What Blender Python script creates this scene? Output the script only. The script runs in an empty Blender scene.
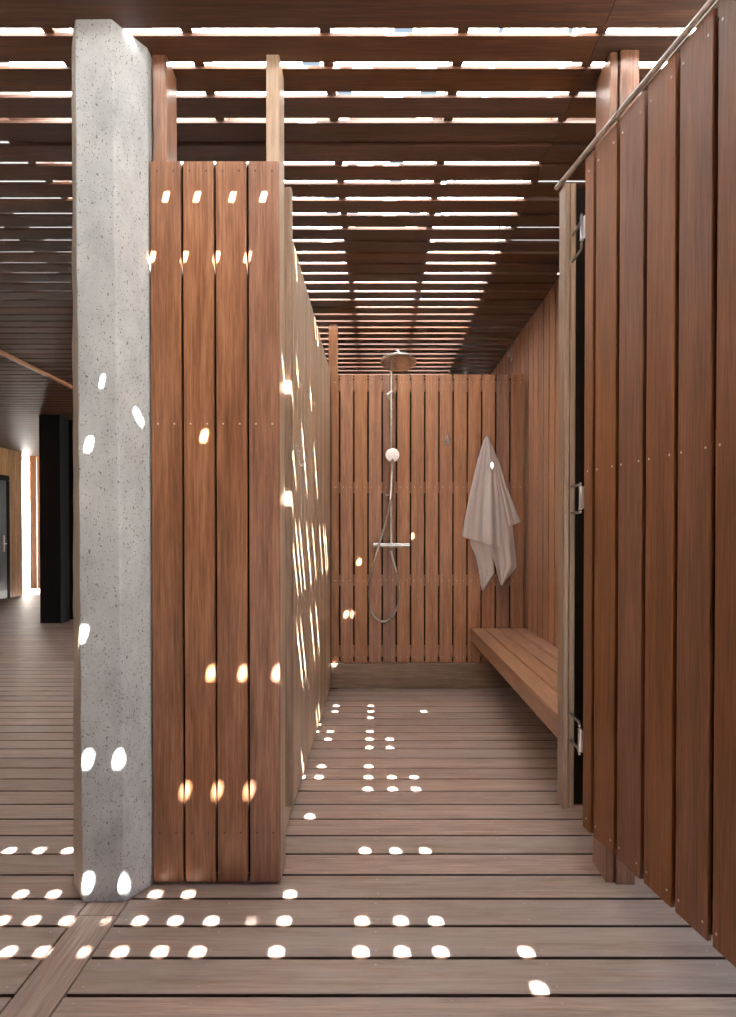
import bpy, math, random
from mathutils import Vector, Matrix
random.seed(7)
S = bpy.context.scene
COL = S.collection

# ------------------------------------------------------------ camera, sky, sun, exposure
EYE = 1.13
PITCH = math.radians(0.8)
cam_d = bpy.data.cameras.new('camera'); cam = bpy.data.objects.new('camera', cam_d); COL.objects.link(cam)
cam.location = (0, 0, EYE); cam.rotation_euler = (math.pi/2 - PITCH, 0, 0)
cam_d.sensor_width = 36; cam_d.lens = 24
cam_d.shift_x = -9/1017
cam_d.shift_y = (535.3 + 678*math.tan(PITCH) - 508.5)/1017
cam_d.clip_start = 0.02
S.camera = cam
S.view_settings.view_transform = 'Standard'
try: S.view_settings.look = 'None'
except Exception: pass
S.view_settings.gamma = 1.0
S.view_settings.use_curve_mapping = False
S.view_settings.exposure = -0.28

world = bpy.data.worlds.new('sky'); S.world = world; world.use_nodes = True
bg = world.node_tree.nodes['Background']
bg.inputs[0].default_value = (0.62, 0.82, 1.0, 1); bg.inputs[1].default_value = 0.95

SX, SY = -0.243, 0.777            # sun travel per metre of fall
sun_d = bpy.data.lights.new('sun', 'SUN'); sun = bpy.data.objects.new('sun', sun_d); COL.objects.link(sun)
sun_d.energy = 330; sun_d.angle = math.radians(0.55); sun_d.color = (1.0, 0.95, 0.88)
sun.rotation_euler = Vector((SX, SY, -1)).to_track_quat('-Z', 'Y').to_euler()
sun.location = (1, -3, 6)

# ------------------------------------------------------------ measures
CEIL = 2.675
TOP = 2.321                      # top of partitions and gate
CP = 0.1478                      # ceiling slat pitch
CG0 = 2.105                      # a ceiling gap
FP = 0.148; FG0 = 1.651          # floor boards
WB = 4.94                        # face of the shower's back wall
WL = -0.34                       # face of partition
WR = 1.09                        # face of right wall

# ------------------------------------------------------------ materials
def nm(name):
    m = bpy.data.materials.new(name); m.use_nodes = True
    nt = m.node_tree; nt.nodes.clear()
    out = nt.nodes.new('ShaderNodeOutputMaterial'); b = nt.nodes.new('ShaderNodeBsdfPrincipled')
    nt.links.new(b.outputs[0], out.inputs[0])
    return m, nt, b
def N(nt, t, **kw):
    n = nt.nodes.new(t)
    for k, v in kw.items(): setattr(n, k, v)
    return n
def ramp(nt, src, stops):
    r = N(nt, 'ShaderNodeValToRGB'); e = r.color_ramp.elements
    e[0].position, e[0].color = stops[0][0], (*stops[0][1], 1)
    e[1].position, e[1].color = stops[-1][0], (*stops[-1][1], 1)
    for p, c in stops[1:-1]:
        x = e.new(p); x.color = (*c, 1)
    nt.links.new(src, r.inputs[0]); return r
def math_(nt, op, a, b=None):
    n = N(nt, 'ShaderNodeMath', operation=op)
    for i, v in enumerate((a, b)):
        if v is None: continue
        if isinstance(v, (int, float)): n.inputs[i].default_value = v
        else: nt.links.new(v, n.inputs[i])
    return n.outputs[0]

def wood(name, dark, mid, light, rough=0.45, var=0.35, grey=None, greyamt=0.0, spec=0.5, wear=0.0):
    m, nt, b = nm(name)
    at = N(nt, 'ShaderNodeAttribute', attribute_name='gc')
    rn = N(nt, 'ShaderNodeAttribute', attribute_name='rnd')
    def noise(scale, s, detail=4, rough_=0.55):
        mp = N(nt, 'ShaderNodeMapping'); mp.inputs['Scale'].default_value = scale
        nt.links.new(at.outputs['Vector'], mp.inputs[0])
        n = N(nt, 'ShaderNodeTexNoise'); n.inputs['Scale'].default_value = s; n.inputs['Detail'].default_value = detail
        n.inputs['Roughness'].default_value = rough_
        nt.links.new(mp.outputs[0], n.inputs['Vector']); return n.outputs['Fac']
    fine = noise((2.0, 48, 48), 3.0, 4, .7)
    wave = noise((0.5, 9, 9), 3.0, 4)
    blot = noise((1.6, 5, 5), 2.0, 3)
    v = math_(nt, 'ADD', math_(nt, 'MULTIPLY', fine, 0.6), math_(nt, 'MULTIPLY', wave, 0.4))
    r = ramp(nt, v, [(0.33, dark), (0.5, mid), (0.66, light)])
    col = r.outputs[0]
    hv = N(nt, 'ShaderNodeHueSaturation')
    k = math_(nt, 'ADD', math_(nt, 'MULTIPLY', rn.outputs['Fac'], var), 1 - var/2)
    k = math_(nt, 'MULTIPLY', k, math_(nt, 'ADD', math_(nt, 'MULTIPLY', blot, 0.5), 0.75))
    nt.links.new(k, hv.inputs['Value']); nt.links.new(col, hv.inputs['Color'])
    hue = math_(nt, 'FRACT', math_(nt, 'MULTIPLY', rn.outputs['Fac'], 7.31))
    nt.links.new(math_(nt, 'ADD', math_(nt, 'MULTIPLY', hue, 0.010), 0.497), hv.inputs['Hue'])
    nt.links.new(math_(nt, 'ADD', math_(nt, 'MULTIPLY', hue, 0.3), 0.85), hv.inputs['Saturation'])
    col = hv.outputs[0]
    if grey:
        mx = N(nt, 'ShaderNodeMix', data_type='RGBA')
        g2 = noise((0.9, 4, 4), 4.0, 6, 0.7)
        f = ramp(nt, math_(nt, 'ADD', g2, math_(nt, 'MULTIPLY', math_(nt, 'SUBTRACT', hue, 0.5), 0.35)), [(0.36, (0, 0, 0)), (0.68, (1, 1, 1))])
        nt.links.new(math_(nt, 'MULTIPLY', f.outputs[0], greyamt), mx.inputs[0])
        nt.links.new(col, mx.inputs[6]); mx.inputs[7].default_value = (*grey, 1)
        col = mx.outputs[2]
    if wear:
        mp = N(nt, 'ShaderNodeTexVoronoi'); mp.inputs['Scale'].default_value = 26
        nt.links.new(at.outputs['Vector'], mp.inputs['Vector'])
        s = ramp(nt, mp.outputs['Distance'], [(0.03, (1, 1, 1)), (0.06, (0, 0, 0))])
        sel = math_(nt, 'GREATER_THAN', noise((1, 1, 1), 6.0, 1), 0.6)
        mx = N(nt, 'ShaderNodeMix', data_type='RGBA')
        nt.links.new(math_(nt, 'MULTIPLY', math_(nt, 'MULTIPLY', s.outputs[0], sel), wear), mx.inputs[0])
        nt.links.new(col, mx.inputs[6]); mx.inputs[7].default_value = (.75, .72, .7, 1)
        col = mx.outputs[2]
    nt.links.new(col, b.inputs['Base Color'])
    nt.links.new(math_(nt, 'ADD', math_(nt, 'MULTIPLY', wave, 0.25), rough - 0.12), b.inputs['Roughness'])
    b.inputs['Specular IOR Level'].default_value = spec
    bp = N(nt, 'ShaderNodeBump'); bp.inputs['Strength'].default_value = 0.25; bp.inputs['Distance'].default_value = 0.002
    nt.links.new(v, bp.inputs['Height']); nt.links.new(bp.outputs[0], b.inputs['Normal'])
    return m

M = {}
M['wood'] = wood('red brown oiled boards', (.090, .034, .015), (.205, .084, .039), (.33, .155, .080), 0.34)
M['back'] = wood('shower wall boards', (.125, .050, .023), (.27, .118, .058), (.42, .205, .115), 0.40, var=0.5, grey=(.38, .225, .15), greyamt=.25)
M['gate'] = wood('gate boards', (.070, .024, .009), (.140, .050, .020), (.205, .081, .036), 0.5, var=0.22, spec=.22)
M['pale'] = wood('weathered pale boards', (.30, .20, .13), (.50, .365, .26), (.66, .53, .41), 0.40, var=0.5)
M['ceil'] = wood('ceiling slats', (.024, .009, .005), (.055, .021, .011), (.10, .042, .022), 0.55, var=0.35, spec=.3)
M['deck'] = wood('decking', (.20, .125, .092), (.37, .250, .195), (.54, .39, .32), 0.46, var=0.5, grey=(.42, .36, .35), greyamt=.6, wear=.7)
M['bench'] = wood('bench boards', (.15, .068, .033), (.28, .135, .070), (.40, .21, .12), 0.4, var=0.3)
M['cedar'] = wood('cedar cladding', (.34, .19, .09), (.52, .32, .16), (.66, .44, .25), 0.5, var=0.3)
M['jamb'] = wood('weathered jamb', (.11, .065, .04), (.19, .12, .075), (.30, .20, .13), 0.45, var=0.2)

def flat(name, c, rough=0.5, metal=0.0, spec=0.5):
    m, nt, b = nm(name)
    n = N(nt, 'ShaderNodeTexNoise'); n.inputs['Scale'].default_value = 30
    tc = N(nt, 'ShaderNodeTexCoord'); nt.links.new(tc.outputs['Object'], n.inputs['Vector'])
    r = ramp(nt, n.outputs['Fac'], [(0.3, tuple(x*0.88 for x in c)), (0.7, tuple(min(1, x*1.08) for x in c))])
    nt.links.new(r.outputs[0], b.inputs['Base Color'])
    b.inputs['Roughness'].default_value = rough; b.inputs['Metallic'].default_value = metal
    b.inputs['Specular IOR Level'].default_value = spec
    return m
M['chrome'] = flat('chrome', (.92, .93, .95), 0.16, 1.0)
M['steel'] = flat('brushed steel', (.62, .62, .63), 0.28, 1.0)
M['screw'] = flat('screw heads', (.60, .52, .46), 0.35, 0.6)
M['darkscrew'] = flat('dark screw heads', (.06, .04, .03), 0.4, 0.3)
M['dark'] = flat('dark cavity', (.012, .008, .006), 0.9, 0, 0.1)  # near-black stands in for the shade in gaps and hollows
M['grime'] = flat('grimy board edges', (.07, .042, .03), .9, 0, .1)  # gap shade painted on the side faces of the deck boards
M['black'] = flat('black painted steel', (.010, .010, .012), 0.45, 0, 0.2)
M['plastic'] = flat('grey spray face', (.17, .17, .18), 0.4)
M['nozzle'] = flat('dark nozzle plate', (.06, .06, .065), .45)
M['doorpaint'] = flat('blue grey door', (.055, .085, .11), 0.4)
M['doorframe'] = flat('door frame', (.02, .02, .025), 0.8, 0, .1)
M['ground'] = flat('ground', (.05, .05, .045), 0.95, 0, 0.1)

def concrete():
    m, nt, b = nm('board marked concrete')
    tc = N(nt, 'ShaderNodeTexCoord')
    def noise(s, d=5, sc=(1, 1, 1), ro=.6):
        mp = N(nt, 'ShaderNodeMapping'); mp.inputs['Scale'].default_value = sc; nt.links.new(tc.outputs['Object'], mp.inputs[0])
        n = N(nt, 'ShaderNodeTexNoise'); n.inputs['Scale'].default_value = s; n.inputs['Detail'].default_value = d; n.inputs['Roughness'].default_value = ro
        nt.links.new(mp.outputs[0], n.inputs['Vector']); return n.outputs['Fac']
    a = noise(5, 8, (1, 1, .6), .68)
    r = ramp(nt, a, [(0.30, (.34, .37, .395)), (0.5, (.52, .56, .59)), (0.72, (.70, .74, .77))])
    def pores(scale, lo, hi, gate):
        v = N(nt, 'ShaderNodeTexVoronoi'); v.inputs['Scale'].default_value = scale
        mp = N(nt, 'ShaderNodeMapping'); mp.inputs['Scale'].default_value = (1, 1, .7)
        ad = N(nt, 'ShaderNodeVectorMath', operation='ADD')
        nn = N(nt, 'ShaderNodeTexNoise'); nn.inputs['Scale'].default_value = 60; nt.links.new(tc.outputs['Object'], nn.inputs['Vector'])
        sc = N(nt, 'ShaderNodeVectorMath', operation='SCALE'); sc.inputs['Scale'].default_value = .02
        nt.links.new(nn.outputs['Color'], sc.inputs[0]); nt.links.new(tc.outputs['Object'], mp.inputs[0])
        nt.links.new(mp.outputs[0], ad.inputs[0]); nt.links.new(sc.outputs[0], ad.inputs[1]); nt.links.new(ad.outputs[0], v.inputs['Vector'])
        p = ramp(nt, v.outputs['Distance'], [(lo, (1, 1, 1)), (hi, (0, 0, 0))])
        sepc = N(nt, 'ShaderNodeSeparateColor'); nt.links.new(v.outputs['Color'], sepc.inputs[0])
        g = math_(nt, 'GREATER_THAN', sepc.outputs[0], gate)
        return math_(nt, 'MULTIPLY', p.outputs[0], g)
    p = math_(nt, 'MAXIMUM', pores(70, .13, .22, .5), pores(160, .18, .30, .35))
    p = math_(nt, 'MAXIMUM', p, pores(30, .06, .11, .8))
    mx = N(nt, 'ShaderNodeMix', data_type='RGBA'); nt.links.new(math_(nt, 'MULTIPLY', p, .8), mx.inputs[0])
    nt.links.new(r.outputs[0], mx.inputs[6]); mx.inputs[7].default_value = (.10, .095, .09, 1)
    # tan tone along the left arris, with a noisy edge
    sx = N(nt, 'ShaderNodeSeparateXYZ'); nt.links.new(tc.outputs['Object'], sx.inputs[0])
    st = ramp(nt, math_(nt, 'ADD', sx.outputs[0], math_(nt, 'MULTIPLY', noise(30, 3), .02)), [(-.915, (1, 1, 1)), (-.895, (0, 0, 0))])
    st.color_ramp.elements[0].position = 0.0
    mx2 = N(nt, 'ShaderNodeMix', data_type='RGBA')
    lt = math_(nt, 'LESS_THAN', math_(nt, 'ADD', sx.outputs[0], math_(nt, 'MULTIPLY', noise(30, 3), .012)), -.900)
    nt.links.new(math_(nt, 'MULTIPLY', lt, .75), mx2.inputs[0]); nt.links.new(mx.outputs[2], mx2.inputs[6]); mx2.inputs[7].default_value = (.40, .32, .24, 1)
    nt.links.new(mx2.outputs[2], b.inputs['Base Color']); b.inputs['Roughness'].default_value = 0.6
    bp = N(nt, 'ShaderNodeBump'); bp.inputs['Strength'].default_value = .5; bp.inputs['Distance'].default_value = .004
    nt.links.new(math_(nt, 'SUBTRACT', math_(nt, 'MULTIPLY', noise(40, 6), .4), p), bp.inputs['Height']); nt.links.new(bp.outputs[0], b.inputs['Normal'])
    return m
M['concrete'] = concrete()

def towelmat():
    m, nt, b = nm('white terry cloth')
    tc = N(nt, 'ShaderNodeTexCoord')
    n = N(nt, 'ShaderNodeTexNoise'); n.inputs['Scale'].default_value = 200; n.inputs['Detail'].default_value = 3
    nt.links.new(tc.outputs['Object'], n.inputs['Vector'])
    r = ramp(nt, n.outputs['Fac'], [(0.3, (.84, .81, .83)), (0.7, (.93, .92, .94))])
    nt.links.new(r.outputs[0], b.inputs['Base Color']); b.inputs['Roughness'].default_value = 1; b.inputs['Specular IOR Level'].default_value = .1
    bp = N(nt, 'ShaderNodeBump'); bp.inputs['Strength'].default_value = .6; bp.inputs['Distance'].default_value = .003
    nt.links.new(n.outputs['Fac'], bp.inputs['Height']); nt.links.new(bp.outputs[0], b.inputs['Normal'])
    return m
M['towel'] = towelmat()

def sheetmat(clear, k=1.0):
    m = bpy.data.materials.new('clear roof panel' if clear else 'milky roof panel'); m.use_nodes = True
    nt = m.node_tree; nt.nodes.clear(); out = nt.nodes.new('ShaderNodeOutputMaterial')
    tr = N(nt, 'ShaderNodeBsdfTransparent')
    if clear:
        tr.inputs[0].default_value = (1, 1, 1, 1); nt.links.new(tr.outputs[0], out.inputs[0])
    else:
        tl = N(nt, 'ShaderNodeBsdfTranslucent'); tl.inputs[0].default_value = (.90*k, .92*k, .94*k, 1)
        df = N(nt, 'ShaderNodeBsdfDiffuse'); df.inputs[0].default_value = (.5, .5, .5, 1)
        mx = N(nt, 'ShaderNodeMixShader'); mx.inputs[0].default_value = .3
        nt.links.new(tl.outputs[0], mx.inputs[1]); nt.links.new(df.outputs[0], mx.inputs[2]); nt.links.new(mx.outputs[0], out.inputs[0])
    return m
M['grime_sheet'] = sheetmat(False, .022)  # dimmer cells added left and right to cut the light below
M['opaque'] = flat('weathered opaque roof panel', (.16, .15, .14), .8)  # opaque cells added over the front deck to block light
M['milky'] = sheetmat(False); M['clear'] = sheetmat(True)

# ------------------------------------------------------------ mesh helpers
class MB:
    def __init__(s): s.v = []; s.f = []; s.g = []; s.r = []; s.mi = []; s.sm = []
    def add(s, vs, fs, gs=None, rnd=None, mi=0, smooth=False):
        o = len(s.v); s.v += [tuple(p) for p in vs]
        s.f += [tuple(i + o for i in f) for f in fs]; s.mi += [mi]*len(fs); s.sm += [smooth]*len(fs)
        s.g += gs if gs else [(p[2], p[0], p[1]) for p in vs]
        s.r += [random.random() if rnd is None else rnd]*len(vs)
    def board(s, c, L, W, T, ch=0.0015, mi=0, rnd=None, edge=None):
        """chamfered board: centre c, full-length axis vectors"""
        c, L, W, T = map(Vector, (c, L, W, T))
        if L.cross(W).dot(T) < 0: T = -T
        r = random.random() if rnd is None else rnd
        l, w, t = L.length, W.length, T.length; e = W/w; n = T/t
        a, b = w/2, t/2; k = min(ch, a*.8, b*.8)
        prof = [(a-k, -b), (a, -b+k), (a, b-k), (a-k, b), (-a+k, b), (-a, b-k), (-a, -b+k), (-a+k, -b)]
        off = Vector((r*37.1, r*91.7, r*13.3)); vs = []; gs = []
        for sg in (-.5, .5):
            for x, y in prof:
                vs.append(c + L*sg + e*x + n*y); gs.append(tuple(Vector((l*sg, x, y)) + off))
        fs = [tuple(range(7, -1, -1)), tuple(range(8, 16))]
        fs += [(i, (i+1) % 8, 8+(i+1) % 8, 8+i) for i in range(8)]
        s.add(vs, fs, gs, r, mi)
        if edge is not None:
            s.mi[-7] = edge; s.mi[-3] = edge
    def box(s, x0, x1, y0, y1, z0, z1, ch=0.0015, mi=0, axis='z', rnd=None, edge=None):
        c = ((x0+x1)/2, (y0+y1)/2, (z0+z1)/2); X = (x1-x0, 0, 0); Y = (0, y1-y0, 0); Z = (0, 0, z1-z0)
        L, W, T = {'z': (Z, X, Y), 'x': (X, Y, Z), 'y': (Y, X, Z)}[axis]
        s.board(c, L, W, T, ch, mi, rnd, edge)
    def tube(s, pts, r, n=14, mi=0, smooth=True):
        pts = [Vector(p) for p in pts]; rr = r if isinstance(r, (list, tuple)) else [r]*len(pts)
        vs = []; up = None
        for i, p in enumerate(pts):
            d = (pts[min(i+1, len(pts)-1)] - pts[max(i-1, 0)]).normalized()
            if up is None:
                up = d.orthogonal().normalized()
            up = (up - d*up.dot(d)).normalized(); sd = d.cross(up)
            for k in range(n):
                a = 2*math.pi*k/n; vs.append(p + (up*math.cos(a) + sd*math.sin(a))*rr[i])
        fs = []
        for i in range(len(pts)-1):
            for k in range(n):
                a, b_ = i*n+k, i*n+(k+1) % n; fs.append((a, b_, b_+n, a+n))
        s.add(vs, fs, mi=mi, smooth=smooth)
        s.add(vs[:n], [tuple(range(n-1, -1, -1))], mi=mi); s.add(vs[-n:], [tuple(range(n))], mi=mi)
    def lathe(s, c, axis, prof, n=28, mi=0, smooth=True):
        """prof = [(radius, distance along axis)]"""
        c, ax = Vector(c), Vector(axis).normalized(); u = ax.orthogonal().normalized(); w = ax.cross(u)
        vs = []; fs = []
        for r, d in prof:
            for k in range(n):
                a = 2*math.pi*k/n; vs.append(c + ax*d + (u*math.cos(a)+w*math.sin(a))*max(r, 1e-5))
        for i in range(len(prof)-1):
            for k in range(n):
                a, b_ = i*n+k, i*n+(k+1) % n; fs.append((a, b_, b_+n, a+n))
        s.add(vs, fs, mi=mi, smooth=smooth)
        s.add(vs[:n], [tuple(range(n-1, -1, -1))], mi=mi); s.add(vs[-n:], [tuple(range(n))], mi=mi)
    def screw(s, p, nrm, mi=1, r=.0032):
        s.lathe(p, nrm, [(r, -.0005), (r, .0006), (r*.6, .0009)], 8, mi, False)
    def build(s, name, mats, parent=None, loc=None):
        me = bpy.data.meshes.new(name)
        vs = s.v
        if loc is not None: vs = [(x-loc[0], y-loc[1], z-loc[2]) for x, y, z in vs]
        me.from_pydata(vs, [], s.f); me.update()
        a = me.attributes.new('gc', 'FLOAT_VECTOR', 'POINT'); a.data.foreach_set('vector', [c for g in s.g for c in g])
        a = me.attributes.new('rnd', 'FLOAT', 'POINT'); a.data.foreach_set('value', s.r)
        for m in (mats if isinstance(mats, (list, tuple)) else [mats]): me.materials.append(m)
        me.polygons.foreach_set('material_index', s.mi); me.polygons.foreach_set('use_smooth', s.sm)
        o = bpy.data.objects.new(name, me); COL.objects.link(o)
        if loc is not None: o.location = loc
        if parent:
            o.parent = parent
            if loc is None: o.location = tuple(-x for x in parent.location)
        return o
def tag(o, label=None, cat=None, group=None, kind=None):
    for k, v in (('label', label), ('category', cat), ('group', group), ('kind', kind)):
        if v: o[k] = v
    return o
def thing(name, loc, label, cat, group=None):
    o = bpy.data.objects.new(name, None); o.empty_display_size = .1; COL.objects.link(o); o.location = loc
    return tag(o, label, cat, group)
def pt(px, py, Y):
    """point at depth Y seen at a pixel of the 736x1017 frame"""
    v = (py - (535.3 + 678*math.tan(PITCH)))/678; u = (px-377)/678
    dy = math.cos(PITCH) - v*math.sin(PITCH); dz = -math.sin(PITCH) - v*math.cos(PITCH)
    return Vector((u*Y/dy, Y, EYE + dz*Y/dy))

# ------------------------------------------------------------ floor
mb = MB()
gw = .013
k0 = int((-1.7-FG0)/FP)
ys = [FG0 + FP*k for k in range(k0, int((14.5-FG0)/FP)+1)]
for y0 in ys:
    a, b_ = y0+gw/2, y0+FP-gw/2
    for x0, x1 in ((-9, -.893), (-.767, 1.27)):
        if x0 < -5:
            cuts = [x0, -5.4+random.uniform(-.8, .8), -3.1+random.uniform(-.7, .7), x1]
        else:
            j = random.choice([None, None, 1.3])
            cuts = [x0, x1] if j is None else [x0, j, x1]
        for u, v in zip(cuts, cuts[1:]):
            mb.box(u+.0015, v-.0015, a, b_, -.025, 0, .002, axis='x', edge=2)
for y0 in range(-2, 14, 2):
    mb.box(-.89, -.77, y0+.002, y0+1.998, -.025, .0, .002, axis='y')
for y0 in ys:
    if 0.9 < y0 < 5:
        for xs in (-.93, -.735, -.45, -.0, .45, .9):
            for dy in (.03, .118):
                if -.72 < xs < -.33 and y0 > 2.0: continue
                mb.screw((xs+random.uniform(-.004, .004), y0+dy, 0), (0, 0, 1), 1, .0028)
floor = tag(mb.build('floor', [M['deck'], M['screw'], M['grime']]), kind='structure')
mb = MB(); mb.box(-60, 60, -60, 60, -.3, -.25, 0)
tag(mb.build('ground', M['ground']), kind='structure')

# ------------------------------------------------------------ ceiling: slats, joists, roofing
ceiling = None
mb = MB()
g = .031; th = .011
kk = range(int((-2.4-CG0)/CP), int((14.2-CG0)/CP)+1)
for k in kk:
    y0 = CG0+CP*k
    gg = g if y0 < 8.6 else .012
    a, b_ = y0+gg/2, y0+CP-gg/2
    cuts = [-7.4, -4.9+random.uniform(-.5, .5), -2.4+random.choice([0, -.86, .43]), .690, 1.9]
    for u, v in zip(cuts, cuts[1:]):
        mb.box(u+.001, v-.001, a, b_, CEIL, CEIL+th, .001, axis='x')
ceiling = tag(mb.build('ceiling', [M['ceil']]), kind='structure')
H2 = 1.555
JX = [H2*(.171+.2745*k) for k in range(-15, 4)]
for x in JX:
    mb = MB(); mb.box(x-.017, x+.017, -2.4, 14.2, CEIL+th, CEIL+th+.085, .001, axis='y')
    mb.build('joist', M['ceil'], ceiling)
def nog(k, j0, j1, w=.09):
    mb = MB(); y = CG0+CP*k
    for j in range(j0, j1):
        mb.box(JX[j]+.0171, JX[j+1]-.0171, y-w/2, y+w/2, CEIL+th+.001, CEIL+th+.075, .001, axis='x')
    mb.build('blocking', M['ceil'], ceiling)
nog(4, 11, 18)
for k in (10, 11, 12, 13): nog(k, 14, 15)
nog(6, 17, 18); nog(17, 12, 14)
for k in (5, 8, 12, 14, 16, 18, 21): nog(k, 16, 18)
# the milky corrugated roofing, with clear cells added to shape the sun spots
ZS = CEIL + .125
EQ = set()
def cell(X, Y, z, w=.0085):              # surface point lit by a spot -> where the ray crosses the roofing
    EQ.add((round(X - SX*(ZS-z), 3), round(Y - SY*(ZS-z), 3), w))
rows = {0: [.405], 1: [-1.0, -.907, -.80, -.696, -.588, -.486, -.2725, -.043, .069, .173, .405],
        2: [-1.1, -1.01, -.908, -.803, -.695, -.59, -.4845, -.3765, -.2715, -.044, .07, .174],
        3: [-1.12, -1.017, -.697, -.593, -.38, -.273], 5: [-1.316, -1.21, -1.108, -.042, .067, .173],
        7: [-1.1, -.27], 9: [-.04, .07, .174], 10: [-.27, -.04, .07, .174], 11: [-.27, -.04],
        13: [-.04, .07], 14: [-.27, -.04, .07], 15: [-.27, -.04], 17: [-.04], 18: [-.27, -.04, .174, .30], 19: [-.27, -.04]}
FY0 = 1.689
for r_, xs in rows.items():
    for x in xs: cell(x, FY0+CP*r_, 0)
for X, z in ((-.366, 2.19), (-.465, 2.19), (-.578, 2.19), (-.677, 2.19), (-.417, 2.0), (-.517, 2.0), (-.619, 2.0), (-.722, 2.0),
             (-.555, 1.44), (-.533, .69), (-.43, .69), (-.321, .69), (-.619, .30), (-.517, .30), (-.414, .30), (-.311, .30)):
    cell(X, 2.176, z)
for X, z in ((-.844, 1.569), (-.88, 1.385), (-.893, .418), (-.798, .418), (-.893, .05), (-.785, .05)): cell(X, 2.08, z)
cell(-.751, 2.13, 1.49)
for X, z in ((-.211, 1.05), (-.131, 1.05), (-.175, .57), (.24, 1.057)): cell(X, WB, z)
cell(.80, WB-.05, 1.53)
rs = random.Random(5)
for i in range(6, 30):
    for j in range(1, 7):
        fx, fy = -.2715-.107*j, FY0+CP*i
        z = (fy-2.176)/SY; xe = fx - SX*z           # where this ray passes the partition's end
        if z < TOP+.03 and xe < -.29: continue
        if rs.random() < .30: cell(fx, fy, 0, .032)
# snap every spot to the gap row it shines through
def rowof(ysheet):
    yg = ysheet + SY*(ZS-CEIL-th/2)
    return round((yg - CG0)/CP)
cells = {}
cells_w = {}
for x, y, w in EQ: cells.setdefault(rowof(y), []).append(x); cells_w[(rowof(y), x)] = w
mb = MB()
xa, xb = -7.4, 1.9
for k in kk:
    yc = CG0 + CP*k - SY*(ZS-CEIL-th/2)
    y0, y1 = yc-CP/2, yc+CP/2
    left, right = -1.3, .69
    def kind(x):
        if y1 < 1.45: return 3
        if x < left and yc > 1.6: return 2
        if x >= right and yc > 2.55: return 2
        return 0
    cuts = sorted([(x-cells_w[(k, x)], x+cells_w[(k, x)]) for x in cells.get(k, [])])
    edges = []; cur = xa
    def fill(u, v):
        ps = [u] + [q for q in (left, right) if u < q < v] + [v]
        for p, q in zip(ps, ps[1:]): edges.append((p, q, kind((p+q)/2)))
    for u, v in cuts:
        if u > cur: fill(cur, u); edges.append((u, v, 1)); cur = v
    fill(cur, xb)
    for u, v, cl in edges:
        mb.add([(u, y0, ZS), (v, y0, ZS), (v, y1, ZS), (u, y1, ZS)], [(0, 1, 2, 3)], mi=cl)
sheet = mb.build('roof_panel', [M['milky'], M['clear'], M['grime_sheet'], M['opaque']], ceiling)
# fascia round the roof edge
mb = MB(); mb.box(-7.4, 1.9, -2.45, -2.41, CEIL-.02, CEIL+.14, .002, axis='x'); mb.build('fascia', M['ceil'], ceiling)
mb = MB(); mb.box(1.91, 1.95, -2.45, 14.2, CEIL-.02, CEIL+.14, .002, axis='y'); mb.build('fascia', M['ceil'], ceiling)
# long thin rail under the left-hand ceiling
mb = MB(); mb.box(-3.17, -3.13, -1.0, 8.3, CEIL-.028, CEIL-.001, .003, axis='y')
tag(mb.build('ceiling_rail', M['back']), 'thin straight rail running back under the slatted ceiling, left of the concrete column', 'rail')

# ------------------------------------------------------------ partitions
def boards_x(mb, x0, x1, pitch, gap, yf, t, z0, z1, nrm=-1, start=None, screws=(), smi=1):
    """vertical boards side by side along X, outer face at yf"""
    x = x0 if start is None else start
    while x < x1 - .01:
        a, b_ = max(x, x0)+gap/2, min(x+pitch, x1)-gap/2
        if b_-a > .01:
            y0, y1 = (yf, yf+t) if nrm < 0 else (yf-t, yf)
            mb.box(a, b_, y0, y1, z0, z1, .002)
            for zz in screws:
                for xx in (a+.022, b_-.022):
                    mb.screw((xx, yf, zz), (0, nrm, 0), smi)
        x += pitch
def boards_y(mb, y0, y1, pitch, gap, xf, t, z0, z1, nrm=1, screws=(), smi=1):
    y = y0
    while y < y1 - .01:
        a, b_ = y+gap/2, min(y+pitch, y1)-gap/2
        if b_-a > .01:
            x0, x1 = (xf-t, xf) if nrm > 0 else (xf, xf+t)
            mb.box(x0, x1, a, b_, z0, z1, .002)
            for zz in screws:
                for yy in (a+.025, b_-.025): mb.screw((xf, yy, zz), (nrm, 0, 0), smi)
        y += pitch

# left partition
mb = MB(); boards_y(mb, 2.325, WB-.002, .1453, .009, WL, .012, .03, TOP, 1, (.3, 1.48), 1)
wl = tag(mb.build('wall_left', [M['pale'], M['screw']]), kind='structure')
mb = MB(); mb.box(-.70, WL-.020, 2.33, WB+.08, .03, TOP-.03, .002); mb.build('core', M['dark'], wl)  # dark fill added inside the partition against light leaks
mb = MB(); boards_y(mb, 2.36, WB, .1453, .004, -.722, .02, .03, TOP, -1); mb.build('rear_cladding', M['wood'], wl)
mb = MB(); x = -.7235
for i in range(4):
    w = .1025
    mb.box(x, x+.0970, 2.176, 2.196, .010, TOP, .0025)
    for zz, m_ in ((TOP-.03, 2), (1.487, 1), (.17, 2)):
        for xx in (x+.022, x+.075): mb.screw((xx, 2.176, zz), (0, -1, 0), m_)
    x += .1045
mb.build('end_cladding', [M['wood'], M['screw'], M['darkscrew']], wl)
mb = MB(); mb.box(-.667, -.362, 2.20, 2.28, .03, TOP-.008, .001); mb.build('core', M['dark'], wl)  # dark fill keeps the end board gaps in shade
for xx in ((-.7225, -.678), (-.357, -.3145)):
    mb = MB(); mb.box(xx[0], xx[1], 2.2, 2.318, .0, CEIL-.001, .003); mb.build('post', M['pale'] if xx[0] > -.5 else M['wood'], wl)
mb = MB(); mb.box(-.339, -.292, 2.325, 2.365, .195, TOP-.005, .003)
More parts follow.
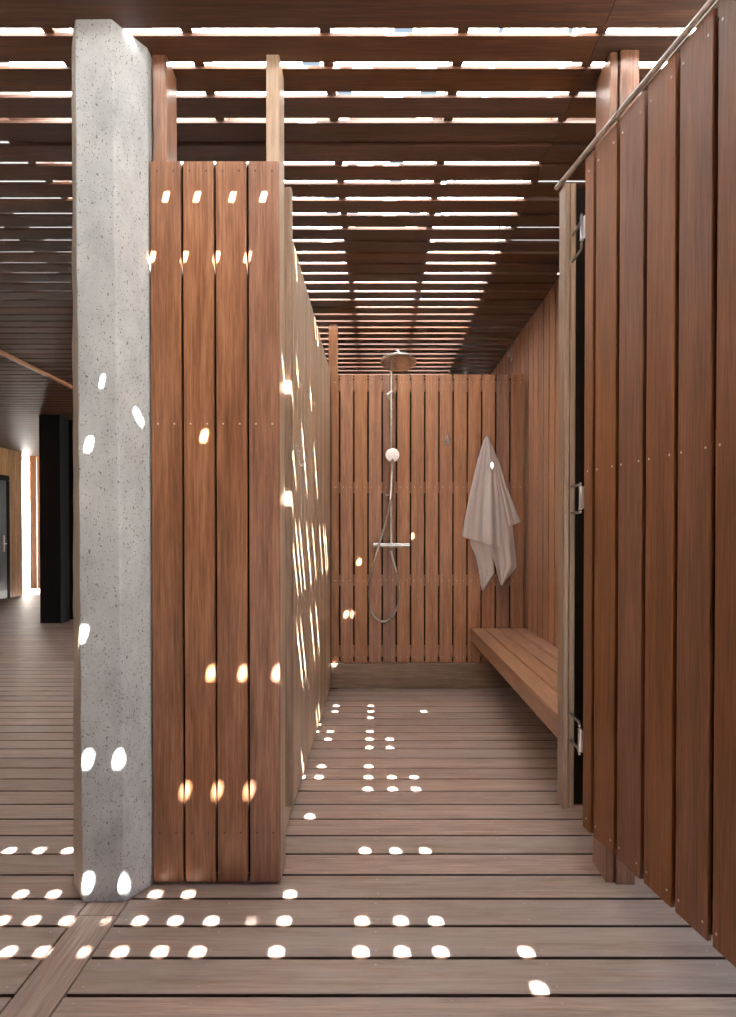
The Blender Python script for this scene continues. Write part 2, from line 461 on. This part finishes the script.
tag(mb.build('door_stop', M['jamb']), 'narrow vertical wooden strip fixed to the left partition facing the open gate', 'door stop')
mb = MB(); mb.box(-.353, -.290, WB+.03, WB+.12, 0, CEIL-.001, .003); mb.build('post', M['wood'], wl)

# back wall
mb = MB(); boards_x(mb, WL+.003, 1.071, .1033, .011, WB, .02, .203, 2.297, -1, start=(325.5-377)/137.2, screws=(.24, .80, 1.48, 2.24))
wb = tag(mb.build('wall_back', [M['back'], M['screw']]), kind='structure')
mb = MB()
for zz in (.28, .80, 1.48, 2.22): mb.box(WL+.01, 1.06, WB+.021, WB+.05, zz-.04, zz+.04, .001, axis='x')
mb.build('rail', M['back'], wb)
mb = MB(); mb.box(-.28, 1.06, WB+.052, WB+.06, .2, 2.28, 0); mb.build('core', M['dark'], wb)  # dark sheet stands in for shade behind the boards
mb = MB(); boards_x(mb, -.28, 1.071, .1033, .006, WB+.09, .02, .1, 2.29, 1); mb.build('rear_cladding', M['back'], wb)
mb = MB(); mb.box(WL+.003, 1.085, WB-.022, WB-.001, .018, .197, .003, axis='x')
mb.box(WL+.003, 1.085, WB-.001, WB+.02, .03, .19, .0, axis='x')
tag(mb.build('baseboard_back', M['jamb']), kind='structure')

# right wall, full height
mb = MB(); boards_y(mb, 2.42, 6.55, .1455, .020, WR, .012, .01, CEIL-.004, -1, (.5, 1.5, 2.5))
wr = tag(mb.build('wall_right', [M['back'], M['screw']]), kind='structure')
mb = MB(); mb.box(WR+.022, WR+.10, 2.42, 6.6, .01, CEIL-.01, 0); mb.build('core', M['dark'], wr)  # dark fill gives the board gaps their shade
# wall at the end of the passage behind the shower
mb = MB(); boards_x(mb, -.6, 1.2, .1455, .006, 6.6, .02, .01, CEIL-.004, -1)
tag(mb.build('wall_passage', [M['back'], M['screw']]), kind='structure')

# far side of the deck
XF = -6.6
mb = MB()
boards_y(mb, -2.3, 11.32, .145, .008, XF, .03, .01, CEIL-.003, 1)
boards_y(mb, 12.18, 12.63, .09, .008, XF, .03, .01, CEIL-.003, 1)
mb.box(XF-.03, XF, 11.33, 12.17, 2.2, CEIL-.003, .002)
tag(mb.build('wall_side', [M['cedar'], M['screw']]), kind='structure')
mb = MB(); mb.box(XF-.02, XF+.005, 11.42, 12.08, .02, 2.1, .003)
dr = tag(mb.build('door_1', M['doorpaint']), kind='structure')
mb = MB(); mb.box(XF-.06, XF-.035, -2.3, 12.62, -.03, CEIL-.003, 0)  # unseen sheet added to stop light leaking round the door
tag(mb.build('wall_side_backing', M['dark']), kind='structure')
mb = MB(); mb.box(XF-.02, XF+.012, 11.33, 11.415, .0, 2.10, .002); mb.build('frame_side', M['doorframe'], dr)
mb = MB(); mb.box(XF-.02, XF+.012, 12.085, 12.17, .0, 2.10, .002); mb.build('frame_side', M['doorframe'], dr)
mb = MB(); mb.box(XF-.02, XF+.012, 11.33, 12.17, 2.105, 2.19, .002, axis='y'); mb.build('frame_head', M['doorframe'], dr)
mb = MB(); mb.box(XF+.005, XF+.012, 11.965, 12.005, .84, 1.13, .003); mb.tube([(XF+.01, 11.985, .98), (XF+.05, 11.985, .98), (XF+.05, 11.87, .98)], .01, 10)
tag(mb.build('handle', M['steel'], dr), 'chrome lever handle on a long plate')
mb = MB(); boards_x(mb, -6.79, 1.3, .145, .012, 13.25, .03, .09, CEIL-.003, -1)
tag(mb.build('wall_far', [M['wood'], M['screw']]), kind='structure')

mb = MB(); mb.box(-14, 6, 18, 18.2, -.25, 5, 0)  # bright wall added beyond the deck so the far opening shows white
tag(mb.build('wall_outside', flat('white render', (.85, .84, .82), .9)), kind='structure')

# unseen wall added behind the viewer to block sky light; right side stays open
mb = MB(); boards_x(mb, -6.6, .6, .1455, .006, -2.2, .02, .01, CEIL-.004, 1)
tag(mb.build('wall_behind', [M['wood'], M['screw']]), kind='structure')

# black columns
mb = MB(); mb.box(-4.33, -4.06, 8.7, 8.95, 0, CEIL-.002, .004)
tag(mb.build('steel_column', M['black']), 'black square column standing on the deck in the far left background, its wider front face', 'column')
mb = MB(); mb.box(-4.19, -3.85, 9.1, 9.4, 0, CEIL-.002, .004)
tag(mb.build('steel_column', M['black']), 'second black column just behind and right of the wider black one, half hidden by concrete', 'column')

# ------------------------------------------------------------ concrete column
def column():
    import bmesh
    bm = bmesh.new()
    lo = [(-.98, 2.175), (-.908, 2.072), (-.776, 2.072), (-.7285, 2.172), (-.7285, 2.36), (-.98, 2.36)]
    hi = [(-.965, 2.165), (-.905, 2.052), (-.795, 2.052), (-.7285, 2.172), (-.7285, 2.36), (-.965, 2.36)]
    n = 40; rings = []
    rr = random.Random(3)
    for i in range(n+1):
        t = i/n; z = t*(CEIL+.10); ring = []
        for q, (a, b_) in enumerate(zip(lo, hi)):
            jx = rr.uniform(-.0015, .0015) if q < 3 else 0
            ring.append(bm.verts.new((a[0]*(1-t)+b_[0]*t+jx, a[1]*(1-t)+b_[1]*t+(jx if q < 3 else 0), z)))
        rings.append(ring)
    for i in range(n):
        for k in range(6):
            bm.faces.new((rings[i][k], rings[i][(k+1) % 6], rings[i+1][(k+1) % 6], rings[i+1][k]))
    bm.faces.new(rings[0][::-1]); bm.faces.new(rings[-1])
    me = bpy.data.meshes.new('concrete_column'); bm.to_mesh(me); bm.free(); me.materials.append(M['concrete'])
    o = bpy.data.objects.new('concrete_column', me); COL.objects.link(o)
    bv = o.modifiers.new('bevel', 'BEVEL'); bv.width = .004; bv.segments = 2; bv.limit_method = 'ANGLE'; bv.angle_limit = math.radians(25)
    return tag(o, 'pitted grey concrete column with chamfered corners beside the wooden partition end', 'column')
column()

# ------------------------------------------------------------ entry post, jamb, gate
mb = MB(); mb.box(.746, .772, 2.19, 2.335, 0, CEIL-.001, .003); mb.box(.775, .835, 2.178, 2.335, 0, CEIL-.001, .003)
tag(mb.build('gate_post', M['wood']), 'full-height reddish timber post behind the open gate boards', 'post')
jt = thing('door_jamb', (.66, 2.34, .195), 'weathered vertical timber jamb ending above the deck, between bench and open gate', 'jamb')
mb = MB(); mb.box(.634, .6525, 2.305, 2.375, .195, TOP-.002, .003); mb.build('stile', M['jamb'], jt)
mb = MB(); mb.box(.6535, .674, 2.307, 2.375, .197, TOP-.002, .003); mb.build('stile', M['jamb'], jt)
mb = MB(); mb.box(.6745, .7455, 2.335, 2.36, .2, TOP-.005, .001); mb.build('closing_strip', M['dark'], jt)  # dark strip stands in for the shaded gap beside the jamb

a_, b_ = .999, .161
gd = Vector((b_, -1, 0)).normalized()      # along the gate towards the camera
gn = Vector((-1, -b_, 0)).normalized()     # facing the shower
gt = thing('gate', (.653, 2.15, .2), 'open reddish board gate swung towards the viewer at the right edge', 'gate')
P0 = Vector((.653, 2.15, 0))
mb = MB(); s_ = 0
widths = [.068] + [.138]*6
zb = .205
for i, w in enumerate(widths):
    c = P0 + gd*(s_+w/2-.002) - gn*.0065; c.z = (TOP-.012+zb)/2
    mb.board(c, (0, 0, TOP-.012-zb), gd*(w-.014), gn*.013, .002, rnd=[.35, .5, .3, .62, .45, .2, .4][i])
    for zz in ((zb+.035), 1.33, TOP-.06):
        for q in ((.02, w-.026) if w > .1 else (.03,)):
            p = P0 + gd*(s_+q) + Vector((0, 0, zz)); mb.screw(p, gn, 1)
    s_ += w+.0035
GL = s_
mb.build('board_panel', [M['gate'], M['screw']], gt)
mb = MB(); c = P0 + gd*(GL/2) - gn*.0275; c.z = (TOP+zb)/2
mb.board(c, (0, 0, TOP-zb-.03), gd*(GL-.01), gn*.003, .0005); mb.build('backing_sheet', M['dark'], gt)  # dark sheet added so the gate's board gaps read as shade
for zz in (zb+.05, 1.33, TOP-.075):
    mb = MB(); c = P0 + gd*(GL/2) - gn*.0195; c.z = zz
    mb.board(c, gd*(GL-.02), (0, 0, .08), gn*.012, .002)
    mb.build('frame_rail', M['gate'], gt)
mb = MB()
A = P0 - gd*.20 + gn*.004 + Vector((0, 0, TOP+.002)); B = P0 + gd*(GL+.01) + gn*.004 + Vector((0, 0, TOP+.002))
mb.tube([A, B], .0085, 14)
tag(mb.build('top_rod', M['steel'], gt), 'thin polished steel rod along the top edge')
for zz in (.475, 1.25, 2.1):
    h = MB()
    c = P0 - gd*.012 + gn*.003 + Vector((0, 0, zz))
    h.lathe(c - Vector((0, 0, .038)), (0, 0, 1), [(.005, 0), (.0065, .004), (.005, .008), (.005, .068), (.0065, .072), (.005, .076)], 14)
    h.board(c + gd*.015 - gn*.002 , (0, 0, .07), gd*.012, gn*.003, .0008)
    for s2 in (-.045, .045):
        h.tube([c+Vector((0, 0, s2)), c+Vector((.012, .045, s2)), c+Vector((.014, .15, s2))], .004, 8)
    h.build('hinge', M['steel'], gt)

# ------------------------------------------------------------ bench
bt = thing('bench', (.88, 3.7, 0), 'long slatted wooden bench along the right-hand wall under the towel', 'bench')
BT = .452
for i in range(4):
    mb = MB(); x0 = .679 + i*.1025
    mb.box(x0+.002, x0+.0985, 2.39, WB-.003, BT-.024, BT, .003, axis='y'); mb.build('seat_board', M['bench'], bt)
mb = MB(); mb.box(.684, .708, 2.39, WB-.003, BT-.094, BT-.025, .003, axis='y'); mb.build('front_rail', M['bench'], bt)
mb = MB(); mb.box(1.062, 1.088, 2.43, WB-.024, BT-.094, BT-.025, .003, axis='y'); mb.build('wall_rail', M['bench'], bt)
for yy in (2.5, 3.3, 4.1, 4.85):
    mb = MB(); mb.box(.709, 1.061, yy, yy+.04, BT-.09, BT-.0255, .002, axis='x'); mb.build('bracket', M['bench'], bt)

# ------------------------------------------------------------ shower
YS = WB-.055
st = thing('shower', (.10, WB, 1.058), 'chrome thermostatic shower with round rain head and hose on back wall', 'shower')
X0 = .102
mb = MB(); mb.tube([(X0, YS, 1.07), (X0, YS, 1.6), (X0, YS, 2.28), (X0+.002, YS-.02, 2.33), (X0+.012, YS-.06, 2.355), (X0+.03, YS-.2, 2.37), (.138, 4.56, 2.365), (.141, 4.54, 2.355), (.142, 4.538, 2.33)], .0115, 14)
mb.build('riser_pipe', M['chrome'], st)
mb = MB(); mb.lathe((.142, 4.52, 2.272), (0, .27, 1), [(.108, 0), (.119, .004), (.120, .012), (.105, .022), (.04, .032), (.02, .04), (.018, .058), (.008, .066)], 40)
rh = mb.build('rain_head', M['chrome'], st)
mb = MB(); mb.lathe((.142, 4.52, 2.272), (0, .27, 1), [(.104, -.003), (.105, .001)], 40)
for ri, nn in ((.03, 8), (.055, 14), (.08, 20)):
    for q in range(nn):
        a = 2*math.pi*q/nn; mb.lathe((.142+ri*math.cos(a), 4.52+ri*math.sin(a), 2.272-.27*ri*math.sin(a)-.003), (0, -.27, -1), [(.003, -.002), (.0022, .003)], 6)
mb.build('spray_plate', M['nozzle'], rh)
mb = MB(); zb_ = 2.142
mb.lathe((X0-.006, WB, zb_), (0, -1, 0), [(.034, 0), (.034, .006), (.028, .010), (.014, .012), (.013, .05)], 24)
mb.lathe((X0, YS, zb_-.02), (0, 0, 1), [(.014, 0), (.017, .003), (.017, .037), (.014, .04)], 18)
mb.build('wall_bracket', M['chrome'], st)
mb = MB()
mb.tube([(-.026, 4.885, 1.058), (.235, 4.885, 1.058)], .0205, 20)
mx_ = mb.build('mixer_bar', M['chrome'], st)
for xx, sg in ((-.026, -1), (.235, 1)):
    mb = MB(); mb.lathe((xx, 4.885, 1.058), (sg, 0, 0), [(.0215, 0), (.024, .003), (.024, .03), (.0225, .036), (.014, .038)], 16)
    mb.box(xx+sg*.012-.004, xx+sg*.012+.004, 4.858, 4.868, 1.05, 1.066, .001)
    mb.build('control_knob', M['chrome'], mx_)
for xx in (.02, .175):
    mb = MB(); mb.lathe((xx, WB, 1.045), (0, -1, 0), [(.032, 0), (.032, .01), (.022, .02), (.018, .03), (.016, .06)], 22); mb.build('wall_flange', M['chrome'], mx_)
mb = MB(); mb.lathe((X0, 4.885, 1.043), (0, 0, -1), [(.012, 0), (.012, .012), (.009, .022)], 14); mb.build('outlet', M['chrome'], mx_)
# hand shower
hc = pt(392.5, 455, 4.80)
mb = MB(); ax = Vector((.05, -1, -.25)).normalized()
mb.lathe(hc, ax, [(.02, -.026), (.04, -.02), (.051, -.008), (.052, .0), (.048, .004)], 30)
e0 = hc + Vector((0, .012, -.045)); e1 = pt(390.5, 500, 4.84)
mb.tube([hc+Vector((0, .02, -.01)), e0, (e0+e1)/2 + Vector((0, -.004, 0)), e1], [.014, .0135, .0125, .010], 14)
hs = mb.build('hand_shower', M['chrome'], st)
mb = MB(); mb.lathe(hc+ax*.004, ax, [(.045, 0), (.044, .0015)], 30, smooth=False)
for q in range(12):
    a = 2*math.pi*q/12; u_ = Vector((1, 0, 0)); w_ = ax.cross(u_)
    mb.lathe(hc+ax*.006+(u_*math.cos(a)+w_*math.sin(a))*.03, ax, [(.0025, -.001), (.002, .002)], 6)
mb.lathe(hc+ax*.006, ax, [(.008, -.001), (.007, .001)], 12)
mb.build('spray_plate', M['plastic'], hs)
mb = MB(); sp = pt(390, 493, 4.86)
mb.lathe((X0, YS, sp.z-.03), (0, 0, 1), [(.013, 0), (.017, .004), (.017, .056), (.013, .06)], 16)
mb.tube([(X0, YS, sp.z), (X0-.004, 4.845, sp.z-.005)], .010, 12)
mb.lathe((X0-.01, YS, sp.z-.015), (-1, 0, 0), [(.007, 0), (.008, .012), (.012, .014), (.012, .026), (.008, .028)], 14)
mb.build('slider', M['chrome'], st)
# hose
hp = [(390.5, 500, 4.84), (388, 513, 4.835), (384, 528, 4.825), (379, 545, 4.82), (374, 562, 4.83), (370.5, 580, 4.86), (369.3, 596, 4.90), (371, 609, 4.92),
      (376, 618, 4.925), (383, 621.5, 4.925), (390, 619, 4.925), (396.5, 609, 4.92), (399.5, 598, 4.91), (399, 584, 4.90), (396, 570, 4.89), (392.5, 558, 4.885), (391.2, 551, 4.885)]
P = [pt(*q) for q in hp]
def cr(P, n=8):
    out = []
    for i in range(len(P)-1):
        p0, p1, p2, p3 = P[max(i-1, 0)], P[i], P[i+1], P[min(i+2, len(P)-1)]
        for k in range(n):
            t = k/n; out.append(.5*((2*p1)+(p2-p0)*t+(2*p0-5*p1+4*p2-p3)*t*t+(3*p1-p0-3*p2+p3)*t**3))
    return out+[P[-1]]
hh = cr(P); mb = MB(); mb.tube(hh, [.0068 + .0009*(i % 2) for i in range(len(hh))], 12); mb.build('hose', M['steel'], st)

# ------------------------------------------------------------ hooks
def hook(px, py, label, k=1.0):
    p = pt(px, py, WB)
    t = thing('robe_hook', (p.x, WB, p.z), label, 'hook')
    mb = MB(); mb.lathe(p, (0, -1, 0), [(.026, 0), (.026, .006), (.02, .010)], 22); mb.build('backplate', M['chrome'], t)
    mb = MB(); mb.tube(cr([p+Vector((0, -.005, -.002)), p+Vector((0, -.028*k, -.006)), p+Vector((0, -.042*k, .006)), p+Vector((0, -.046*k, .034*k))], 5), .010, 12)
    mb.lathe(p+Vector((0, -.046*k, .034*k)), (0, 0, 1), [(.010, -.002), (.0125, .003), (.009, .009)], 14)
    mb.build('peg', M['chrome'], t)
    return p
hook(447, 441, 'small empty chrome robe hook on the shower back wall left of the towel')
ph = hook(487, 442, 'chrome robe hook hidden in the peak of the hanging white towel', .35)
pw = Vector((WL, 2.83, 1.478))
ht = thing('coat_hook', pw, 'dark metal double-prong coat hook on the pale left partition', 'hook')
mb = MB(); mb.board(pw+Vector((.0015, 0, 0)), (0, 0, .05), (0, .016, 0), (.003, 0, 0), .001); mb.build('backplate', M['steel'], ht)
mb = MB(); mb.tube(cr([pw+Vector((.002, 0, .012)), pw+Vector((.022, -.004, .02)), pw+Vector((.03, -.006, .034)), pw+Vector((.026, -.006, .044))], 5), .0032, 8); mb.build('prong', M['steel'], ht)
mb = MB(); mb.tube(cr([pw+Vector((.002, 0, .0)), pw+Vector((.014, 0, -.002)), pw+Vector((.017, 0, -.04)), pw+Vector((.024, 0, -.058)), pw+Vector((.034, 0, -.05)), pw+Vector((.037, 0, -.036))], 6), .0032, 8); mb.build('prong', M['steel'], ht)
pc = Vector((WR, 5.5, 2.59))
ct = thing('wall_clip', pc, 'tiny grey metal clip high on the right wall near the ceiling behind the shower', 'clip')
mb = MB(); mb.box(pc.x-.004, pc.x, pc.y-.03, pc.y+.03, pc.z-.05, pc.z+.05, .001); mb.build('plate', M['steel'], ct)
mb = MB(); mb.box(pc.x-.03, pc.x-.004, pc.y-.018, pc.y+.018, pc.z-.02, pc.z+.02, .002); mb.build('clamp', M['steel'], ct)

# ------------------------------------------------------------ towel
def cloth(name, Lp, Rp, depth, folds, parent, nu=36, nv=60, amp=.016, seed=0, band=None, hem=0.0):
    """Lp, Rp: outline pixels down each side (same v); depth(v) metres off the wall"""
    def interp(P, v):
        for (v0, x0, y0), (v1, x1, y1) in zip(P, P[1:]):
            if v <= v1: t = (v-v0)/(v1-v0); return x0+(x1-x0)*t, y0+(y1-y0)*t
        return P[-1][1:]
    rr = random.Random(seed); ph_ = [rr.uniform(0, 6.28) for _ in folds]
    vs = []; fs = []
    for j in range(nv+1):
        v = j/nv; l = interp(Lp, v); r = interp(Rp, v)
        for i in range(nu+1):
            u = i/nu
            d = depth(v, u)
            w = sum(a*math.sin(2*math.pi*f*(u + .06*math.sin(3*v+ph_[q])) + ph_[q]) for q, (f, a) in enumerate(folds))
            d += w*amp*min(1, .25+1.2*v)
            if band:
                for b0 in band:
                    if abs(v-b0) < .012: d -= .0025
            px = l[0]+(r[0]-l[0])*u; py = l[1]+(r[1]-l[1])*u
            Y = WB - max(d, .008)
            vs.append(pt(px, py, Y))
    for j in range(nv):
        for i in range(nu):
            a = j*(nu+1)+i; fs.append((a, a+1, a+nu+2, a+nu+1))
    me = bpy.data.meshes.new(name); me.from_pydata(vs, [], fs); me.materials.append(M['towel'])
    me.polygons.foreach_set('use_smooth', [True]*len(fs))
    o = bpy.data.objects.new(name, me); COL.objects.link(o); o.parent = parent; o.location = tuple(-x for x in parent.location)
    so = o.modifiers.new('thickness', 'SOLIDIFY'); so.thickness = .006; so.offset = 0
    sb = o.modifiers.new('smooth', 'SUBSURF'); sb.levels = 1; sb.render_levels = 1
    return o
tw = thing('towel', ph, 'white terry towel hanging in folds from a hook above the bench', 'towel')
# front fold
cloth('front_fold', [(0, 486.6, 436), (.05, 483.5, 441), (.25, 477.5, 460), (.55, 470.5, 490), (.8, 465, 517), (1, 461.5, 537)],
      [(0, 488.0, 436), (.05, 490.5, 441), (.25, 495, 462), (.55, 499, 497), (.8, 501, 525), (1, 501, 548)],
      lambda v, u: .075 + .014*math.sin(math.pi*u) + .012*v, [(1.6, .8), (3.1, .45), (5.3, .15)], tw, amp=.024, seed=2, band=(.80, .83, .86, .89))
# right wing behind
cloth('rear_fold', [(0, 487, 439), (.3, 491, 462), (.7, 497, 495), (1, 500, 530)],
      [(0, 488.5, 439), (.05, 491, 443), (.3, 499, 462), (.55, 506.5, 487), (.85, 517, 513), (1, 521, 522)],
      lambda v, u: .050 - .010*u, [(1.2, .8), (2.7, .4)], tw, amp=.016, seed=5)
# the hanging middle layer with its two points
cloth('middle_fold', [(0, 490, 450), (.35, 488, 490), (.6, 488, 530), (.8, 493, 556), (1, 501, 585.5)],
      [(0, 493, 450), (.35, 504, 490), (.6, 513, 528), (.83, 516.5, 567), (1, 502, 585.5)],
      lambda v, u: .062 - .010*u, [(1.3, .8), (2.6, .5)], tw, amp=.018, seed=9)
cloth('lower_point', [(0, 470, 530), (.2, 470.5, 545), (.35, 475.5, 556), (.6, 478.5, 570), (1, 482, 590.5)],
      [(0, 492, 530), (.2, 493, 545), (.5, 493.5, 562), (.7, 494, 573), (1, 483.5, 590)],
      lambda v, u: .046 + .006*math.sin(3*u), [(1.1, .8), (2.3, .4)], tw, nv=40, amp=.018, seed=4, band=(.42, .47, .52, .57, .62))
